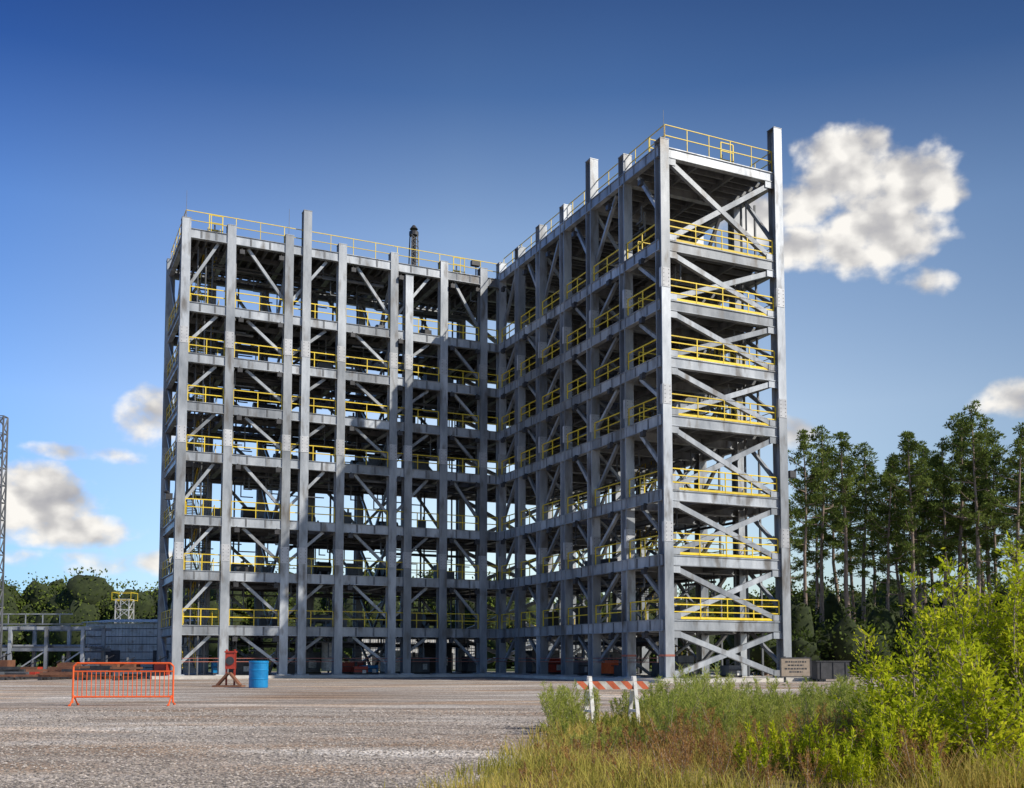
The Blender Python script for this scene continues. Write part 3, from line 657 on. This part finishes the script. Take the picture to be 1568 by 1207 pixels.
for i in range(12):
    x=-56+i*2.2+rng.uniform(-.5,.5); h=rng.uniform(1,2.2); mi=[0,2,3,1][int(rng.integers(0,4))]; m.box(x,x+rng.uniform(.6,1.6),92.5,94,0,h,mi); m.beam((x,92.4,h),(x+1.2,92.4,h+.6),.08,.08,2); m.cyl((x+.3,93,h),(x+.3,93,h+.6),.12,n=8,mi=3)
m.obj('steel_beam_stacks',[M_rust,M_red,M_dark,M_steel2])
def lattice(name,c,h,w,mats,taper=.5,step=1.6,rails=False):
    m=MB(); n=int(h/step)
    def cr(k,i,j): 
        f=1-(1-taper)*k/n; return ((i-.5)*w*f,(j-.5)*w*f,k*step)
    o=[(0,0),(1,0),(1,1),(0,1)]
    for k in range(n):
        for q in range(4):
            a=o[q];b=o[(q+1)%4]; m.beam(cr(k,*a),cr(k+1,*a),.13,.13); m.beam(cr(k,*a),cr(k+1,*b),.08,.08); m.beam(cr(k+1,*a),cr(k+1,*b),.08,.08)
    if rails:
        z=n*step-.2
        for hh in (.1,1.1):
            for q in range(4):
                a=o[q];b=o[(q+1)%4]; e=1.35
                m.beam(((a[0]-.5)*w*e,(a[1]-.5)*w*e,z+hh),((b[0]-.5)*w*e,(b[1]-.5)*w*e,z+hh),.06,.06,1)
        for a in o: m.beam(((a[0]-.5)*w*1.35,(a[1]-.5)*w*1.35,z),((a[0]-.5)*w*1.35,(a[1]-.5)*w*1.35,z+1.1),.06,.06,1)
    return m.obj(name,mats,None,loc=c)
lattice('lattice_mast',(-47.1,95,0),24,1.0,[M_steel2],.8)
lattice('access_tower',(-52.7,142,0),10.6,1.9,[M_corr,M_yel],.95,1.4,True)

# ------------------------------------------------------------------ world
sx_,sy_=.90,-.44
sunaz=math.atan2(sx_,sy_); sunel=R(40)
w=bpy.data.worlds.new('World'); scene.world=w; w.use_nodes=True; nt=w.node_tree; nt.nodes.clear()
out=N(nt,'ShaderNodeOutputWorld'); bg=N(nt,'ShaderNodeBackground'); bg.inputs['Strength'].default_value=0.1
sky=N(nt,'ShaderNodeTexSky',sky_type='NISHITA'); sky.sun_disc=False; sky.sun_elevation=sunel; sky.sun_rotation=sunaz; sky.altitude=100; sky.air_density=1.0; sky.dust_density=0.6; sky.ozone_density=2.0
tc=N(nt,'ShaderNodeTexCoord'); sp=N(nt,'ShaderNodeSeparateXYZ'); nt.links.new(tc.outputs['Generated'],sp.inputs[0])
def M2(op,a,b=None,c=None,clamp=False):
    n=N(nt,'ShaderNodeMath',operation=op); n.use_clamp=clamp
    for i,v in enumerate((a,b,c)):
        if v is None: continue
        if isinstance(v,(int,float)): n.inputs[i].default_value=v
        else: nt.links.new(v,n.inputs[i])
    return n.outputs[0]
az=M2('MULTIPLY',M2('ARCTAN2',sp.outputs[0],sp.outputs[1]),57.2958)
el=M2('MULTIPLY',M2('ARCSINE',sp.outputs[2]),57.2958)
cmb=N(nt,'ShaderNodeCombineXYZ'); nt.links.new(az,cmb.inputs[0]); nt.links.new(el,cmb.inputs[1])
def fbm(scale,off,detail=7,rough=.5):
    mp=N(nt,'ShaderNodeMapping'); mp.inputs['Location'].default_value=(off[0],off[1],off[2]); mp.inputs['Scale'].default_value=(1,1.3,1)
    nt.links.new(cmb.outputs[0],mp.inputs['Vector']); n=N(nt,'ShaderNodeTexNoise'); n.inputs['Scale'].default_value=scale; n.inputs['Detail'].default_value=detail; n.inputs['Roughness'].default_value=rough
    nt.links.new(mp.outputs[0],n.inputs['Vector']); return n.outputs['Fac']
nA=fbm(.55,(3.1,1.2,0)); nC=fbm(.4,(3.1,1.2,0),2.0); nB=fbm(.4,(3.1-.5,1.2-.8,0),2.0)
blobs=[(18.2,24.9,2.4,1.6,1.2),(20.6,23.5,3.0,1.8,1.15),(22.4,23.2,1.8,1.2,1),(16.2,23.2,1.8,1.1,.95),(15.9,21.2,1.7,1.1,1),(19.6,21.3,3.3,1.7,1.15),(22.2,18.9,1.2,.7,.75),(13.0,22.8,1.8,1.4,1.0),
 (-19.4,12.5,1.5,1.4,.85),(-22.3,10.4,2.8,.4,.6),(-25.4,7.9,3.4,1.8,1.3),(-23.1,6.5,3.0,.9,1.1),(27.0,12.8,2.6,.9,.95),(15.2,12.0,1.2,.8,.8),(-20,5,5,.6,.6)]
fld=None
for (a,e,ra,re,st) in blobs:
    d1=M2('MULTIPLY',M2('SUBTRACT',az,a),1/ra); d2=M2('MULTIPLY',M2('SUBTRACT',el,e),1/re)
    v=M2('MULTIPLY',M2('SUBTRACT',1.0,M2('MULTIPLY',M2('ADD',M2('MULTIPLY',d1,d1),M2('MULTIPLY',d2,d2)),.6)),st)
    fld=v if fld is None else M2('MAXIMUM',fld,v)
fld=M2('MAXIMUM',fld,-1.2)
dens=M2('ADD',M2('MULTIPLY',fld,.9),M2('MULTIPLY',M2('SUBTRACT',nA,.5),1.9))
mk=N(nt,'ShaderNodeMapRange',interpolation_type='SMOOTHSTEP'); mk.inputs['From Min'].default_value=.05; mk.inputs['From Max'].default_value=.8; nt.links.new(dens,mk.inputs['Value'])
sh=M2('ADD',M2('ADD',M2('MULTIPLY',M2('SUBTRACT',nC,nB),2.6),.70),M2('MULTIPLY',M2('SUBTRACT',nA,nC),1.6))
cr=ramp(nt,[(0.0,(4.2,4.2,4.5)),(0.45,(5.9,5.8,5.8)),(1.0,(9.8,9.5,9.0))]); nt.links.new(sh,cr.inputs['Fac'])
g1=M2('MULTIPLY',M2('SUBTRACT',el,2),1/34.0,clamp=True)
gr=ramp(nt,[(0,(.75,.75,.75)),(.33,(1.25,1.04,.9)),(.6,(.9,.86,.84)),(.8,(.32,.43,.57)),(1,(.13,.21,.36))]); nt.links.new(g1,gr.inputs['Fac'])
g2=N(nt,'ShaderNodeVectorMath',operation='SCALE'); g2.inputs['Scale'].default_value=2.2; nt.links.new(gr.outputs['Color'],g2.inputs[0])
az1=M2('MULTIPLY',M2('ADD',az,30),1/60.0,clamp=True)
ga=ramp(nt,[(0,(.36,.58,.92)),(.45,(1,1,1)),(.6,(.95,.97,.98)),(1,(.5,.57,.64))]); nt.links.new(az1,ga.inputs['Fac'])
mu2=N(nt,'ShaderNodeVectorMath',operation='MULTIPLY'); nt.links.new(g2.outputs[0],mu2.inputs[0]); nt.links.new(ga.outputs['Color'],mu2.inputs[1])
mul=N(nt,'ShaderNodeVectorMath',operation='MULTIPLY'); nt.links.new(sky.outputs[0],mul.inputs[0]); nt.links.new(mu2.outputs[0],mul.inputs[1])
mx=N(nt,'ShaderNodeMix',data_type='RGBA'); nt.links.new(mk.outputs[0],mx.inputs['Factor']); nt.links.new(mul.outputs[0],mx.inputs['A']); nt.links.new(cr.outputs['Color'],mx.inputs['B'])
nt.links.new(mx.outputs['Result'],bg.inputs['Color']); nt.links.new(bg.outputs[0],out.inputs['Surface'])
nrm=math.hypot(sx_,sy_)
Sd=Vector((sx_/nrm*math.cos(sunel),sy_/nrm*math.cos(sunel),math.sin(sunel)))
sl=bpy.data.lights.new('sun','SUN'); sl.energy=5.0; sl.angle=R(.5); sl.color=(1,.93,.82)
so=bpy.data.objects.new('sun',sl); COL.objects.link(so); so.rotation_euler=Sd.to_track_quat('Z','Y').to_euler(); so.location=(30,-30,60)
cd=bpy.data.cameras.new('camera'); cd.lens=36.73; cd.sensor_width=36; cd.sensor_fit='HORIZONTAL'; cd.shift_y=.184; cd.clip_end=8000
co=bpy.data.objects.new('camera',cd); COL.objects.link(co); co.location=(0,0,1.7); co.rotation_euler=(R(94.2),0,0); scene.camera=co
scene.view_settings.view_transform='Standard'; scene.view_settings.look='None'; scene.view_settings.exposure=0
